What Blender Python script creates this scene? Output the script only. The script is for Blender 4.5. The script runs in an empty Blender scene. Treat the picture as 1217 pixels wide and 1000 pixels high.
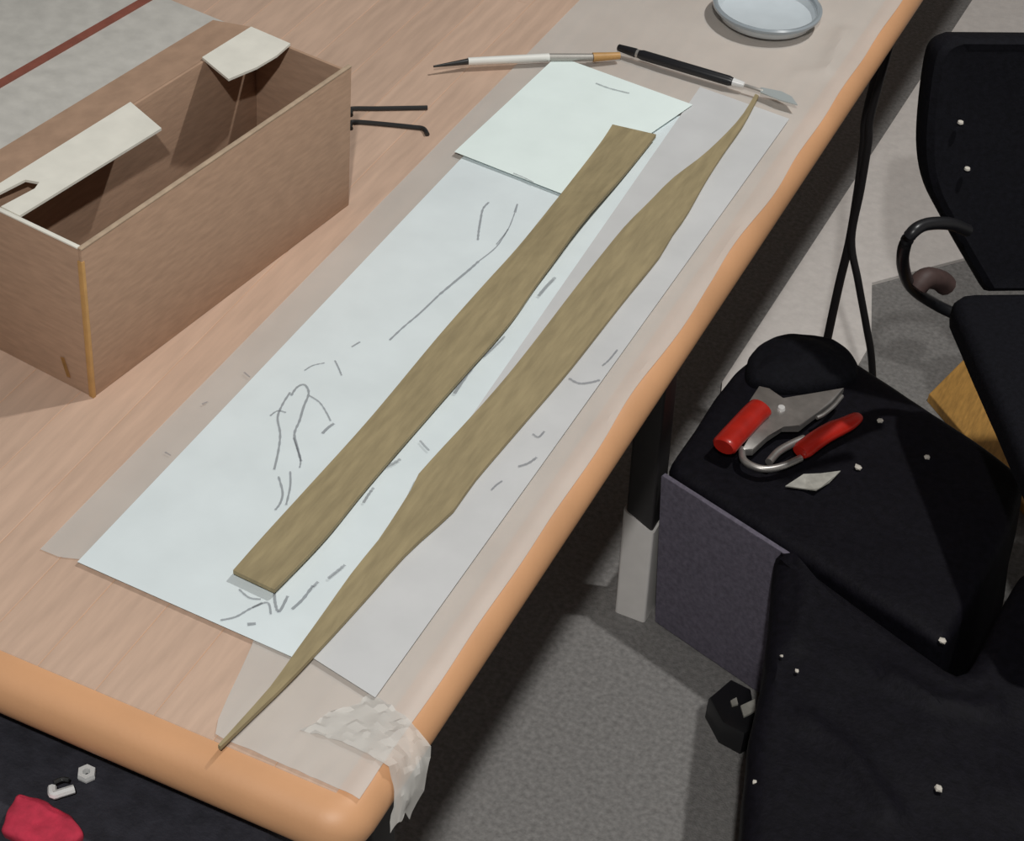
import bpy, bmesh, math, random
from mathutils import Vector, Matrix, noise

# ---------------------------------------------------------------- camera, light, exposure
scene = bpy.context.scene
COL = scene.collection
# world frame: metres, floor at z = 0, bench top at z = 0.74, front right corner of the bench at x = 0, y = 0
cam_data = bpy.data.cameras.new('camera')
cam_data.sensor_width = 36.0
cam_data.lens = 70.994
cam_data.clip_start = 0.02
cam = bpy.data.objects.new('camera', cam_data)
COL.objects.link(cam)
cam.matrix_world = Matrix.Translation((0.3550, -0.6610, 1.7400)) @ Matrix(((0.898777, -0.328978, 0.289782), (0.433050, 0.563196, -0.703760), (0.068318, 0.758013, 0.648651))).to_4x4()
scene.camera = cam

world = bpy.data.worlds.new('room_ambient')
scene.world = world
world.use_nodes = True
world.node_tree.nodes['Background'].inputs[0].default_value = (0.95, 0.97, 1.0, 1)
world.node_tree.nodes['Background'].inputs[1].default_value = 0.085

for nm, y, e in (('key_fill_lamp', 1.30, 25), ('key_fill_lamp', -1.15, 42)):     # ceiling key lamp, plus an unseen fill lamp added behind the camera
    ld = bpy.data.lights.new(nm, 'AREA')
    ld.shape = 'DISK'; ld.size = 0.07; ld.energy = e; ld.color = (1.0, 0.985, 0.95)
    lo = bpy.data.objects.new(nm, ld)
    COL.objects.link(lo); lo.location = (0.50, y, 2.7)

vs = scene.view_settings
vs.view_transform = 'Standard'; vs.look = 'None'; vs.gamma = 1.0; vs.exposure = 0.06
vs.use_curve_mapping = False

TOP = 0.74
rnd = random.Random(7)

# ---------------------------------------------------------------- materials
def mat(name, color, rough=0.6, metal=0.0, var=0.0, scale=40.0, bump=0.0, bump_scale=200.0, spec=0.5,
        stretch=(1, 1, 1), per_object=0.0, alpha=1.0, speck=None, sheen=0.0, coat=0.0):
    m = bpy.data.materials.new(name); m.use_nodes = True
    nt = m.node_tree; b = nt.nodes['Principled BSDF']
    b.inputs['Roughness'].default_value = rough
    b.inputs['Metallic'].default_value = metal
    b.inputs['Specular IOR Level'].default_value = spec
    b.inputs['Alpha'].default_value = alpha
    b.inputs['Sheen Weight'].default_value = sheen
    b.inputs['Coat Weight'].default_value = coat
    b.inputs['Base Color'].default_value = (*color, 1)
    tc = nt.nodes.new('ShaderNodeTexCoord'); mp = nt.nodes.new('ShaderNodeMapping')
    mp.inputs['Scale'].default_value = stretch
    nt.links.new(tc.outputs['Object'], mp.inputs['Vector'])
    col_out = None
    if var > 0:
        n = nt.nodes.new('ShaderNodeTexNoise'); n.inputs['Scale'].default_value = scale; n.inputs['Detail'].default_value = 5
        nt.links.new(mp.outputs['Vector'], n.inputs['Vector'])
        r = nt.nodes.new('ShaderNodeValToRGB')
        r.color_ramp.elements[0].position = 0.3; r.color_ramp.elements[1].position = 0.7
        r.color_ramp.elements[0].color = (*[c * (1 - var) for c in color], 1)
        r.color_ramp.elements[1].color = (*[min(1, c * (1 + var)) for c in color], 1)
        nt.links.new(n.outputs['Fac'], r.inputs['Fac']); col_out = r.outputs['Color']
    if speck:
        sc, thr, scol = speck
        n2 = nt.nodes.new('ShaderNodeTexNoise'); n2.inputs['Scale'].default_value = sc; n2.inputs['Detail'].default_value = 2
        nt.links.new(mp.outputs['Vector'], n2.inputs['Vector'])
        r2 = nt.nodes.new('ShaderNodeValToRGB'); r2.color_ramp.elements[0].position = thr; r2.color_ramp.elements[1].position = thr + 0.08
        nt.links.new(n2.outputs['Fac'], r2.inputs['Fac'])
        mx = nt.nodes.new('ShaderNodeMixRGB'); mx.inputs['Color2'].default_value = (*scol, 1)
        if col_out: nt.links.new(col_out, mx.inputs['Color1'])
        else: mx.inputs['Color1'].default_value = (*color, 1)
        nt.links.new(r2.outputs['Color'], mx.inputs['Fac']); col_out = mx.outputs['Color']
    if per_object > 0:
        oi = nt.nodes.new('ShaderNodeObjectInfo'); hs = nt.nodes.new('ShaderNodeHueSaturation')
        mr = nt.nodes.new('ShaderNodeMapRange'); mr.inputs['To Min'].default_value = 1 - per_object; mr.inputs['To Max'].default_value = 1 + per_object
        nt.links.new(oi.outputs['Random'], mr.inputs['Value']); nt.links.new(mr.outputs['Result'], hs.inputs['Value'])
        if col_out: nt.links.new(col_out, hs.inputs['Color'])
        else: hs.inputs['Color'].default_value = (*color, 1)
        col_out = hs.outputs['Color']
    if col_out: nt.links.new(col_out, b.inputs['Base Color'])
    if bump > 0:
        nb = nt.nodes.new('ShaderNodeTexNoise'); nb.inputs['Scale'].default_value = bump_scale; nb.inputs['Detail'].default_value = 3
        nt.links.new(mp.outputs['Vector'], nb.inputs['Vector'])
        bp = nt.nodes.new('ShaderNodeBump'); bp.inputs['Strength'].default_value = bump; bp.inputs['Distance'].default_value = 0.002
        nt.links.new(nb.outputs['Fac'], bp.inputs['Height']); nt.links.new(bp.outputs['Normal'], b.inputs['Normal'])
    return m

M = {
    'stave': mat('bench_wood', (0.575, 0.405, 0.305), 0.45, var=0.10, scale=14, stretch=(9, 1, 1), per_object=0.05, bump=0.05),
    'lipping': mat('orange_edge_wood', (0.63, 0.335, 0.17), 0.5, var=0.10, scale=9, stretch=(1, 1, 1), bump=0.05),
    'leg': mat('white_leg_paint', (0.86, 0.83, 0.80), 0.4, var=0.04),
    'shaded_leg': mat('shaded_leg_paint', (0.03, 0.028, 0.028), 0.5, var=0.1),  # shade under the bench put into the leg colour
    'carpet': mat('grey_carpet', (0.235, 0.228, 0.222), 0.95, var=0.22, scale=160, bump=0.6, bump_scale=420, spec=0.1),
    'mat': mat('pale_mat', (0.74, 0.70, 0.67), 0.8, var=0.06, scale=90, bump=0.2, bump_scale=300, spec=0.2),
    'wall': mat('pale_wall_paint', (0.62, 0.60, 0.57), 0.9, var=0.03, scale=6, bump=0.1, spec=0.2),
    'card': mat('brown_cardboard', (0.42, 0.275, 0.19), 0.85, var=0.10, scale=55, stretch=(1, 1, 5), spec=0.2, bump=0.08, bump_scale=120),
    'card_edge': mat('cut_card_edge', (0.46, 0.35, 0.25), 0.85, var=0.12, scale=120, spec=0.2),
    'white_card': mat('white_coated_card', (0.80, 0.78, 0.70), 0.45, var=0.05, scale=60),
    'ochre_tape': mat('ochre_tape', (0.52, 0.29, 0.10), 0.5, var=0.12, scale=80),
    'carton': mat('pale_carton', (0.50, 0.485, 0.45), 0.6, var=0.10, scale=60),
    'red_line': mat('red_brown_stripe', (0.24, 0.075, 0.05), 0.6, var=0.15, scale=80),
    'paper': mat('white_paper', (0.70, 0.77, 0.79), 0.75, var=0.035, scale=24, bump=0.12, bump_scale=30, spec=0.25),
    'paper_bright': mat('bright_white_paper', (0.80, 0.90, 0.88), 0.7, var=0.03, scale=24, bump=0.1, bump_scale=30, spec=0.25),
    'tracing': mat('tracing_paper', (0.66, 0.665, 0.67), 0.5, var=0.05, scale=20, bump=0.2, bump_scale=24, alpha=0.86),
    'film': mat('thin_plastic_film', (0.72, 0.70, 0.66), 0.5, var=0.06, scale=14, bump=0.25, bump_scale=22, alpha=0.58),
    'graphite': mat('graphite', (0.20, 0.21, 0.24), 0.6, spec=0.3, alpha=0.45),
    'balsa': mat('tan_strip_wood', (0.315, 0.255, 0.145), 0.7, var=0.14, scale=30, stretch=(7, 1, 1), spec=0.25, bump=0.06),
    'stool_fab': mat('charcoal_vinyl', (0.026, 0.026, 0.034), 0.6, var=0.25, scale=90, bump=0.3, bump_scale=300, spec=0.3),
    'black_pl': mat('black_plastic', (0.012, 0.012, 0.014), 0.35),
    'black_fab': mat('black_fabric', (0.006, 0.006, 0.009), 0.8, var=0.3, scale=200, bump=0.3, bump_scale=500, spec=0.15),
    'black_nyl': mat('black_nylon', (0.0055, 0.005, 0.008), 0.62, var=0.3, scale=120, bump=0.25, bump_scale=260, spec=0.12),
    'grey_fab': mat('dark_grey_fabric', (0.14, 0.127, 0.165), 0.9, var=0.2, scale=180, bump=0.4, bump_scale=500, spec=0.2),
    'steel': mat('brushed_steel', (0.46, 0.44, 0.42), 0.38, metal=0.75, var=0.15, scale=70),
    'steel_bright': mat('bright_steel', (0.85, 0.85, 0.84), 0.25, metal=0.2),
    'dark_steel': mat('dark_steel', (0.045, 0.045, 0.045), 0.35, metal=0.5),
    'red_pl': mat('red_plastic', (0.46, 0.018, 0.010), 0.35, var=0.12, scale=60, coat=0.2),
    'red_cloth': mat('red_cloth', (0.42, 0.02, 0.05), 0.85, var=0.2, scale=120, bump=0.3),
    'white_pl': mat('white_lacquer', (0.78, 0.78, 0.74), 0.4, var=0.03),
    'grey_fer': mat('grey_ferrule', (0.42, 0.40, 0.37), 0.4, metal=0.4, var=0.08),
    'ochre_wood': mat('ochre_wood', (0.58, 0.31, 0.075), 0.6, var=0.22, scale=40, stretch=(6, 1, 1)),
    'blade': mat('blade_steel', (0.66, 0.72, 0.72), 0.25, metal=0.5),
    'dish': mat('pale_blue_dish', (0.60, 0.66, 0.70), 0.15, var=0.04, coat=0.5),
    'dish_rim': mat('grey_dish_rim', (0.30, 0.34, 0.37), 0.2, coat=0.5),
    'scrap': mat('grey_scrap', (0.42, 0.41, 0.37), 0.6, var=0.2, scale=90),
    'crumb': mat('pale_crumb', (0.62, 0.58, 0.52), 0.7),
    'mauve': mat('mauve_pad', (0.07, 0.042, 0.038), 0.6, var=0.2, scale=90),
    'cord': mat('black_rubber', (0.014, 0.012, 0.013), 0.55),
}

# ---------------------------------------------------------------- helpers
def link(name, me, m, parent=None, smooth=False, angle=40):
    o = bpy.data.objects.new(name, me); COL.objects.link(o)
    if m is not None: me.materials.append(M[m])
    if smooth:
        for p in me.polygons: p.use_smooth = True
        me.set_sharp_from_angle(angle=math.radians(angle))
    if parent is not None: o.parent = parent
    return o

def obj(name, bm, m, parent=None, smooth=True, angle=40):
    bmesh.ops.recalc_face_normals(bm, faces=bm.faces[:])
    me = bpy.data.meshes.new(name); bm.to_mesh(me); bm.free()
    return link(name, me, m, parent, smooth, angle)

def tag(o, label, cat, group=None):
    o['label'] = label; o['category'] = cat
    if group: o['group'] = group
    return o

def thing(name, label, cat, loc=(0, 0, 0), rz=0.0, group=None):
    o = bpy.data.objects.new(name, None); COL.objects.link(o)
    o.empty_display_size = 0.05
    o.location = loc; o.rotation_euler = (0, 0, rz)
    return tag(o, label, cat, group)

def part(o_or_bm, *a, **k): return obj(o_or_bm, *a, **k)

def rel(pts, loc):
    return [(p[0] - loc[0], p[1] - loc[1], p[2] - loc[2]) for p in pts]

def add_box(bm, x0, x1, y0, y1, z0, z1, bevel=0.0, seg=2):
    vs_ = [bm.verts.new(p) for p in ((x0, y0, z0), (x1, y0, z0), (x1, y1, z0), (x0, y1, z0), (x0, y0, z1), (x1, y0, z1), (x1, y1, z1), (x0, y1, z1))]
    fs = [bm.faces.new([vs_[i] for i in q]) for q in ((3, 2, 1, 0), (4, 5, 6, 7), (0, 1, 5, 4), (1, 2, 6, 5), (2, 3, 7, 6), (3, 0, 4, 7))]
    if bevel > 0:
        es = {e for f in fs for e in f.edges}
        bmesh.ops.bevel(bm, geom=list(es), offset=bevel, segments=seg, affect='EDGES', profile=0.5)
    return vs_

def box_bm(*a, **k):
    bm = bmesh.new(); add_box(bm, *a, **k); return bm

def add_prism(bm, poly, z0, z1, bevel=0.0, seg=2):
    """poly: list of (x, y) or (x, y, z-offset)."""
    zo = [p[2] if len(p) > 2 else 0.0 for p in poly]
    lo_ = [bm.verts.new((p[0], p[1], z0 + q)) for p, q in zip(poly, zo)]
    hi_ = [bm.verts.new((p[0], p[1], z1 + q)) for p, q in zip(poly, zo)]
    n = len(poly)
    fs = [bm.faces.new(hi_), bm.faces.new(lo_[::-1])]
    for i in range(n):
        j = (i + 1) % n
        fs.append(bm.faces.new((lo_[i], lo_[j], hi_[j], hi_[i])))
    if bevel > 0:
        bmesh.ops.bevel(bm, geom=list({e for f in fs[:1] for e in f.edges}), offset=bevel, segments=seg, affect='EDGES', profile=0.5)

def prism_bm(*a, **k):
    bm = bmesh.new(); add_prism(bm, *a, **k); return bm

def xy(pts): return [(p[0], p[1]) for p in pts]

def smooth_path(pts, n=6):
    P_ = [Vector(p) for p in pts]
    if len(P_) < 3: return P_
    out = []
    for i in range(len(P_) - 1):
        p0 = P_[max(i - 1, 0)]; p1 = P_[i]; p2 = P_[i + 1]; p3 = P_[min(i + 2, len(P_) - 1)]
        for k in range(n):
            t = k / n
            out.append(0.5 * ((2 * p1) + (p2 - p0) * t + (2 * p0 - 5 * p1 + 4 * p2 - p3) * t * t + (-p0 + 3 * p1 - 3 * p2 + p3) * t ** 3))
    out.append(P_[-1])
    return out

def add_tube(bm, pts, radii, seg=12, flat=1.0, cap=True):
    pts = [Vector(p) for p in pts]
    if not isinstance(radii, (list, tuple)): radii = [radii] * len(pts)
    rings = []
    up = Vector((0, 0, 1))
    for i, p in enumerate(pts):
        t = (pts[min(i + 1, len(pts) - 1)] - pts[max(i - 1, 0)]).normalized()
        ref = up if abs(t.dot(up)) < 0.95 else Vector((1, 0, 0))
        a = t.cross(ref).normalized(); b = a.cross(t).normalized()
        rings.append([bm.verts.new(p + (a * math.cos(2 * math.pi * k / seg) + b * flat * math.sin(2 * math.pi * k / seg)) * radii[i]) for k in range(seg)])
    for r0, r1 in zip(rings, rings[1:]):
        for k in range(seg):
            bm.faces.new((r0[k], r0[(k + 1) % seg], r1[(k + 1) % seg], r1[k]))
    if cap:
        bm.faces.new(rings[0][::-1]); bm.faces.new(rings[-1])

def tube_bm(*a, **k):
    bm = bmesh.new(); add_tube(bm, *a, **k); return bm

def add_lathe(bm, prof, seg=48, c=(0, 0, 0)):
    rings = []
    for r, z in prof:
        if r < 1e-6: rings.append([bm.verts.new((c[0], c[1], c[2] + z))])
        else: rings.append([bm.verts.new((c[0] + r * math.cos(2 * math.pi * k / seg), c[1] + r * math.sin(2 * math.pi * k / seg), c[2] + z)) for k in range(seg)])
    for r0, r1 in zip(rings, rings[1:]):
        for k in range(seg):
            j = (k + 1) % seg
            if len(r0) == 1 and len(r1) == 1: continue
            if len(r0) == 1: bm.faces.new((r0[0], r1[k], r1[j]))
            elif len(r1) == 1: bm.faces.new((r0[k], r0[j], r1[0]))
            else: bm.faces.new((r0[k], r0[j], r1[j], r1[k]))

def lathe_bm(*a, **k):
    bm = bmesh.new(); add_lathe(bm, *a, **k); return bm

def chaikin(poly, n=2):
    for _ in range(n):
        out = []
        for i in range(len(poly)):
            a = Vector(poly[i]); b = Vector(poly[(i + 1) % len(poly)])
            out += [a.lerp(b, 0.25), a.lerp(b, 0.75)]
        poly = out
    return poly

def corner_round(poly, r, n=5):
    """round every corner of a 2-D polygon by radius r."""
    out = []
    m_ = len(poly)
    for i in range(m_):
        p = Vector(poly[i][:2]); a = Vector(poly[i - 1][:2]); b = Vector(poly[(i + 1) % m_][:2])
        da = (a - p); db = (b - p)
        ra = min(r, da.length * 0.45, db.length * 0.45)
        s = p + da.normalized() * ra; e = p + db.normalized() * ra
        for k in range(n + 1):
            t = k / n
            out.append((1 - t) ** 2 * s + 2 * t * (1 - t) * p + t * t * e)
    return out

def resample(poly, n):
    pts = [Vector(p[:2]) for p in poly]; pts.append(pts[0])
    L = [0]
    for a, b in zip(pts, pts[1:]): L.append(L[-1] + (b - a).length)
    out = []; j = 0
    for k in range(n):
        s = L[-1] * k / n
        while L[j + 1] < s: j += 1
        out.append(pts[j].lerp(pts[j + 1], (s - L[j]) / max(1e-9, L[j + 1] - L[j])))
    return out

def soft_prism(poly, z0, z1, r=0.02, n=120, amp=0.004, freq=9.0, ridges=(), dome=0.0, round_r=0.02, rings=16, seed=0.0, lean=0.0, x_off=0.0):
    """a soft, slightly crumpled bag body: rounded top edge, wrinkled top; ridges = [(polyline, height, width)]."""
    pl = [p + Vector((x_off, 0)) for p in resample(corner_round(poly, round_r), n)]
    c = sum(pl, Vector((0, 0))) / n
    bm = bmesh.new()
    def inset(d):
        out = []
        for i in range(n):
            t = (pl[(i + 1) % n] - pl[i - 1]); nrm = Vector((t.y, -t.x)).normalized()
            out.append(pl[i] - nrm * d)
        return out
    area = sum(pl[i].x * pl[(i + 1) % n].y - pl[(i + 1) % n].x * pl[i].y for i in range(n))
    if area < 0: pl.reverse()
    layers = []
    for z in (0.0, 0.25, 0.5, 0.75): layers.append(([p.copy() for p in pl], z0 + (z1 - r - z0) * z))
    for k in range(5):
        a = math.pi / 2 * k / 4
        layers.append((inset(r * (1 - math.cos(a))), z1 - r + r * math.sin(a)))
    base = inset(r)
    for k in range(1, rings):
        s = 1 - k / rings
        layers.append(([c + (p - c) * s for p in base], z1 + dome * (1 - s * s)))
    def disp(v, nrm_xy, top):
        q = Vector((v.x * freq, v.y * freq, v.z * freq + seed))
        d = (noise.noise(q) + 0.5 * noise.noise(q * 2.3)) * amp
        if top:
            v.z += d
            for line, h, w in ridges:
                best = 9
                for a, b in zip(line, line[1:]):
                    a2 = Vector(a[:2]); b2 = Vector(b[:2]); p2 = Vector((v.x, v.y))
                    ab = b2 - a2; t = max(0, min(1, (p2 - a2).dot(ab) / ab.length_squared))
                    best = min(best, (p2 - a2 - ab * t).length)
                v.z += h * math.exp(-(best / w) ** 2)
        else:
            v.x += nrm_xy.x * d; v.y += nrm_xy.y * d
        return v
    rv = []
    for li, (ring, z) in enumerate(layers):
        row = []
        for p in ring:
            d2 = (p - c).normalized()
            row.append(bm.verts.new(disp(Vector((p.x + lean * (z - z0), p.y, z)), d2, li >= 8)))
        rv.append(row)
    for a, b in zip(rv, rv[1:]):
        for k in range(n):
            bm.faces.new((a[k], a[(k + 1) % n], b[(k + 1) % n], b[k]))
    top = bm.verts.new(disp(Vector((c.x + lean * (z1 - z0), c.y, z1 + dome)), Vector((0, 0)), True))
    for k in range(n): bm.faces.new((rv[-1][k], rv[-1][(k + 1) % n], top))
    bm.faces.new(rv[0][::-1])
    return bm

def sheet_bm(corner, nx=16, ny=40, zfun=None, thick=0.0003):
    """thin sheet: corner = (x0y0, x1y0, x1y1, x0y1) as 2-D points, z from zfun(x, y, u, v)."""
    a, b, c, d = [Vector(p[:2]) for p in corner]
    bm = bmesh.new(); g = []
    for j in range(ny + 1):
        v = j / ny; row = []
        for i in range(nx + 1):
            u = i / nx
            p = a.lerp(b, u).lerp(d.lerp(c, u), v)
            row.append(bm.verts.new((p.x, p.y, zfun(p.x, p.y, u, v))))
        g.append(row)
    lowr = [[bm.verts.new((v.co.x, v.co.y, v.co.z - thick)) for v in row] for row in g]
    for j in range(ny):
        for i in range(nx):
            bm.faces.new((g[j][i], g[j][i + 1], g[j + 1][i + 1], g[j + 1][i]))
            bm.faces.new((lowr[j][i], lowr[j + 1][i], lowr[j + 1][i + 1], lowr[j][i + 1]))
    for i in range(nx):
        bm.faces.new((g[0][i], lowr[0][i], lowr[0][i + 1], g[0][i + 1]))
        bm.faces.new((g[ny][i], g[ny][i + 1], lowr[ny][i + 1], lowr[ny][i]))
    for j in range(ny):
        bm.faces.new((g[j][0], g[j + 1][0], lowr[j + 1][0], lowr[j][0]))
        bm.faces.new((g[j][nx], lowr[j][nx], lowr[j + 1][nx], g[j + 1][nx]))
    return bm

# ---------------------------------------------------------------- setting: the floor
fl = obj('floor', box_bm(-2.6, 2.6, -2.2, 4.2, -0.05, 0.0), 'carpet', smooth=False)
fl['kind'] = 'structure'; fl['label'] = 'dark grey carpeted floor beside and under the bench'

for nm, a, lb in (('wall_back', (-2.7, 2.7, 4.2, 4.3, -0.05, 2.75), 'plain pale wall far behind the bench'), ('wall_left', (-2.7, -2.6, -2.2, 4.2, -0.05, 2.75), 'plain pale wall left of the bench'),
              ('wall_right', (2.6, 2.7, -2.2, 4.2, -0.05, 2.75), 'plain pale wall right of the bags')):
    w_ = obj(nm, box_bm(*a), 'wall', smooth=False); w_['kind'] = 'structure'; w_['label'] = lb

# ---------------------------------------------------------------- the workbench
bench = thing('workbench', 'long wooden workbench with a rounded orange edge and white legs shaded dark above the foot', 'workbench', (-0.0055, 0.021, 0), 0.0126)
W_, L_ = 1.05, 2.95
def slab():
    bm = bmesh.new()
    th = 0.042; r = th / 2
    core = []                                       # plan outline of the flat part, inset by r
    cr = 0.030
    out = [(-W_, 0), (0, 0), (0, L_), (-W_, L_)]
    outline = []
    for (x, y), (sx, sy), a0 in zip(out, ((1, 1), (-1, 1), (-1, -1), (1, -1)), (180, 270, 0, 90)):
        cx, cy = x + sx * cr, y + sy * cr
        for k in range(9):
            a = math.radians(a0 + 90 * k / 8)
            outline.append((cx, cy, math.cos(a), math.sin(a)))
    rings = []
    for k in range(13):
        a = math.pi * k / 12 - math.pi / 2
        rr = cr - r + r * math.cos(a)
        rings.append([bm.verts.new((cx + rr * dx, cy + rr * dy, TOP - 0.0004 - r + r * math.sin(a))) for cx, cy, dx, dy in outline])
    n = len(outline)
    for a, b in zip(rings, rings[1:]):
        for k in range(n): bm.faces.new((a[k], a[(k + 1) % n], b[(k + 1) % n], b[k]))
    bm.faces.new(rings[0][::-1]); bm.faces.new(rings[-1])
    return bm
obj('tabletop', slab(), 'lipping', bench)
sx = -0.026
stave_meshes = []
k = 0
while sx > -W_ + 0.05:
    w = 0.0445
    off = 0.0
    segs = [(0.026, 0.026 + 0.95 + 0.45 * rnd.random())]
    while segs[-1][1] < L_ - 0.3:
        e = segs[-1][1] + 0.7 + 0.5 * rnd.random()
        segs.append((segs[-1][1], min(e, L_ - 0.026)))
    if segs[-1][1] < L_ - 0.03: segs[-1] = (segs[-1][0], L_ - 0.026)
    for y0, y1 in segs:
        s = obj('stave', box_bm(-w + 0.0002, 0, 0.0001, y1 - y0 - 0.0001, -0.006, 0.0, bevel=0.0004, seg=1), 'stave', bench, smooth=False)
        s.location = (sx, y0, TOP)
    sx -= w
def leg_at(x, y, lean):
    bm = bmesh.new()
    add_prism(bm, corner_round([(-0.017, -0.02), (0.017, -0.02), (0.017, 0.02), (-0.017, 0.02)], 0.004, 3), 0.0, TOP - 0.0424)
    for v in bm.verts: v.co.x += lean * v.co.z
    o = obj('leg', bm, 'shaded_leg', bench); o.location = (x, y, 0); o['label'] = 'leg coloured dark for the shade under the bench'
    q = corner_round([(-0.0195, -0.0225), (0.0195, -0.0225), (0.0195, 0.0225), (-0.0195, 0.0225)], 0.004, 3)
    bm = bmesh.new(); add_prism(bm, q, 0.0, 0.165)  # lit lower part of the white leg, built as a separate piece
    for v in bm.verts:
        if v.co.z > 0.1: v.co.z -= 0.55 * (v.co.x + 0.0195) * (1 if lean < 0 else -1)  # slanted top stands in for the bench's shadow edge
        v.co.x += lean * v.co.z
    f_ = obj('lit_foot', bm, 'leg', o); f_['label'] = 'white foot of the leg, shaped to its lit part'
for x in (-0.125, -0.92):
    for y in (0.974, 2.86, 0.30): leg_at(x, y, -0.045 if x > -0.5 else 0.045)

# ---------------------------------------------------------------- thin plastic film covering the bench top
def film():
    nx, ny = 60, 170
    bm = bmesh.new(); g = []
    for j in range(ny + 1):
        v = j / ny; row = []
        for i in range(nx + 1):
            u = i / nx
            x = -0.316 + (0.299 - 0.017 * v) * u
            t = max(0.0, min(1.0, (x + 0.150) / 0.03)); t = t * t * (3 - 2 * t)
            yb = 0.145 * (1 - t) + 0.049 * t
            yb -= 0.012 * max(0, min(1, (-0.27 - x) / 0.03))
            y = yb + (1.46 - yb) * v
            q = Vector((x * 16, y * 6, 0))
            z = TOP + 0.0012 + 0.0006 * noise.noise(q) + 0.0005 * noise.noise(q * 2.7)
            wr = max(0, 1 - y / 0.115) * max(0, min(1, (x + 0.14) / 0.05))      # crumpled near end
            z += wr * 0.006 * abs(noise.noise(Vector((x * 45, y * 45, 3))))
            for a_, b_, h_ in (((-0.062, 1.135), (-0.052, 1.050), 0.0035), ((-0.052, 1.050), (-0.075, 1.030), 0.002), ((-0.30, 1.10), (-0.19, 1.02), 0.0015)):
                a2, b2, p2 = Vector(a_), Vector(b_), Vector((x, y)); ab = b2 - a2
                t_ = max(0, min(1, (p2 - a2).dot(ab) / ab.length_squared)); z += h_ * math.exp(-((p2 - a2 - ab * t_).length / 0.008) ** 2)
            if x > -0.03 - 0.012 * y: x += 0.004 * noise.noise(Vector((0, y * 9, 5)))
            z = max(z, TOP + 0.0006)
            ax = -0.0055 - 0.0126 * (y - 0.021) - 0.021                                 # follow the rounded bench edge
            if x > ax: z = z - 0.0214 + math.sqrt(max(1e-6, 0.0222 ** 2 - (x - ax) ** 2))
            row.append(bm.verts.new((x, y, z)))
        g.append(row)
    for j in range(ny):
        for i in range(nx): bm.faces.new((g[j][i], g[j][i + 1], g[j + 1][i + 1], g[j + 1][i]))
    # crumpled corner drooping over the bench corner
    m_ = 22; k_ = 14; h = []
    path = smooth_path([(-0.064, 0.103, TOP + 0.002), (-0.045, 0.102, TOP + 0.004), (-0.026, 0.099, TOP + 0.005), (-0.006, 0.094, TOP + 0.001),
                        (0.002, 0.084, TOP - 0.014), (0.002, 0.072, TOP - 0.034)], 5)
    side = Vector((0.45, 0.89, 0))
    for j, p in enumerate(path):
        s = j / (len(path) - 1); wd = 0.019 * (1 - s) + 0.009
        row = []
        for i in range(k_ + 1):
            u = i / k_ * 2 - 1
            q = p + side * (u * wd)
            nz = 0.008 * abs(noise.noise(Vector((q.x * 95, q.y * 95, j * 0.3)))) - 0.016 * max(0, abs(u) - 0.5) * (1 if s > 0.6 else 0.25)
            w3 = Vector((q.x + 0.004 * noise.noise(q * 90), q.y, max(q.z + nz, (TOP + 0.0015) if s < 0.45 else -1)))
            ax = -0.0055 - 0.0126 * (w3.y - 0.021) - 0.021; az = TOP - 0.0214          # axis of the rounded bench edge: stay outside it
            if w3.x > ax:
                rr = Vector((w3.x - ax, w3.z - az))
                if rr.length < 0.0225: rr = rr.normalized() * 0.0225; w3.x = ax + rr.x; w3.z = az + rr.y
            else: w3.z = max(w3.z, TOP + 0.0012)
            row.append(bm.verts.new(w3))
        h.append(row)
    for a, b in zip(h, h[1:]):
        for i in range(k_): bm.faces.new((a[i], a[i + 1], b[i + 1], b[i]))
    return bm
tag(obj('plastic_film', film(), 'film', angle=22), 'thin crumpled see-through film spread over the bench, drooping over its near corner', 'film')

# ---------------------------------------------------------------- sheets of paper
def stroke(bm, pts, w, z):
    pts = smooth_path(pts, 5)
    prev = None
    for i, p in enumerate(pts):
        t = (pts[min(i + 1, len(pts) - 1)] - pts[max(i - 1, 0)]); n_ = Vector((t.y, -t.x, 0)).normalized()
        ww = w * (0.55 + 0.45 * abs(math.sin(i * 1.7 + pts[0].x * 90)))
        cur = (bm.verts.new((p.x - n_.x * ww, p.y - n_.y * ww, z)), bm.verts.new((p.x + n_.x * ww, p.y + n_.y * ww, z)))
        if prev: bm.faces.new((prev[0], prev[1], cur[1], cur[0]))
        prev = cur

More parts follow.
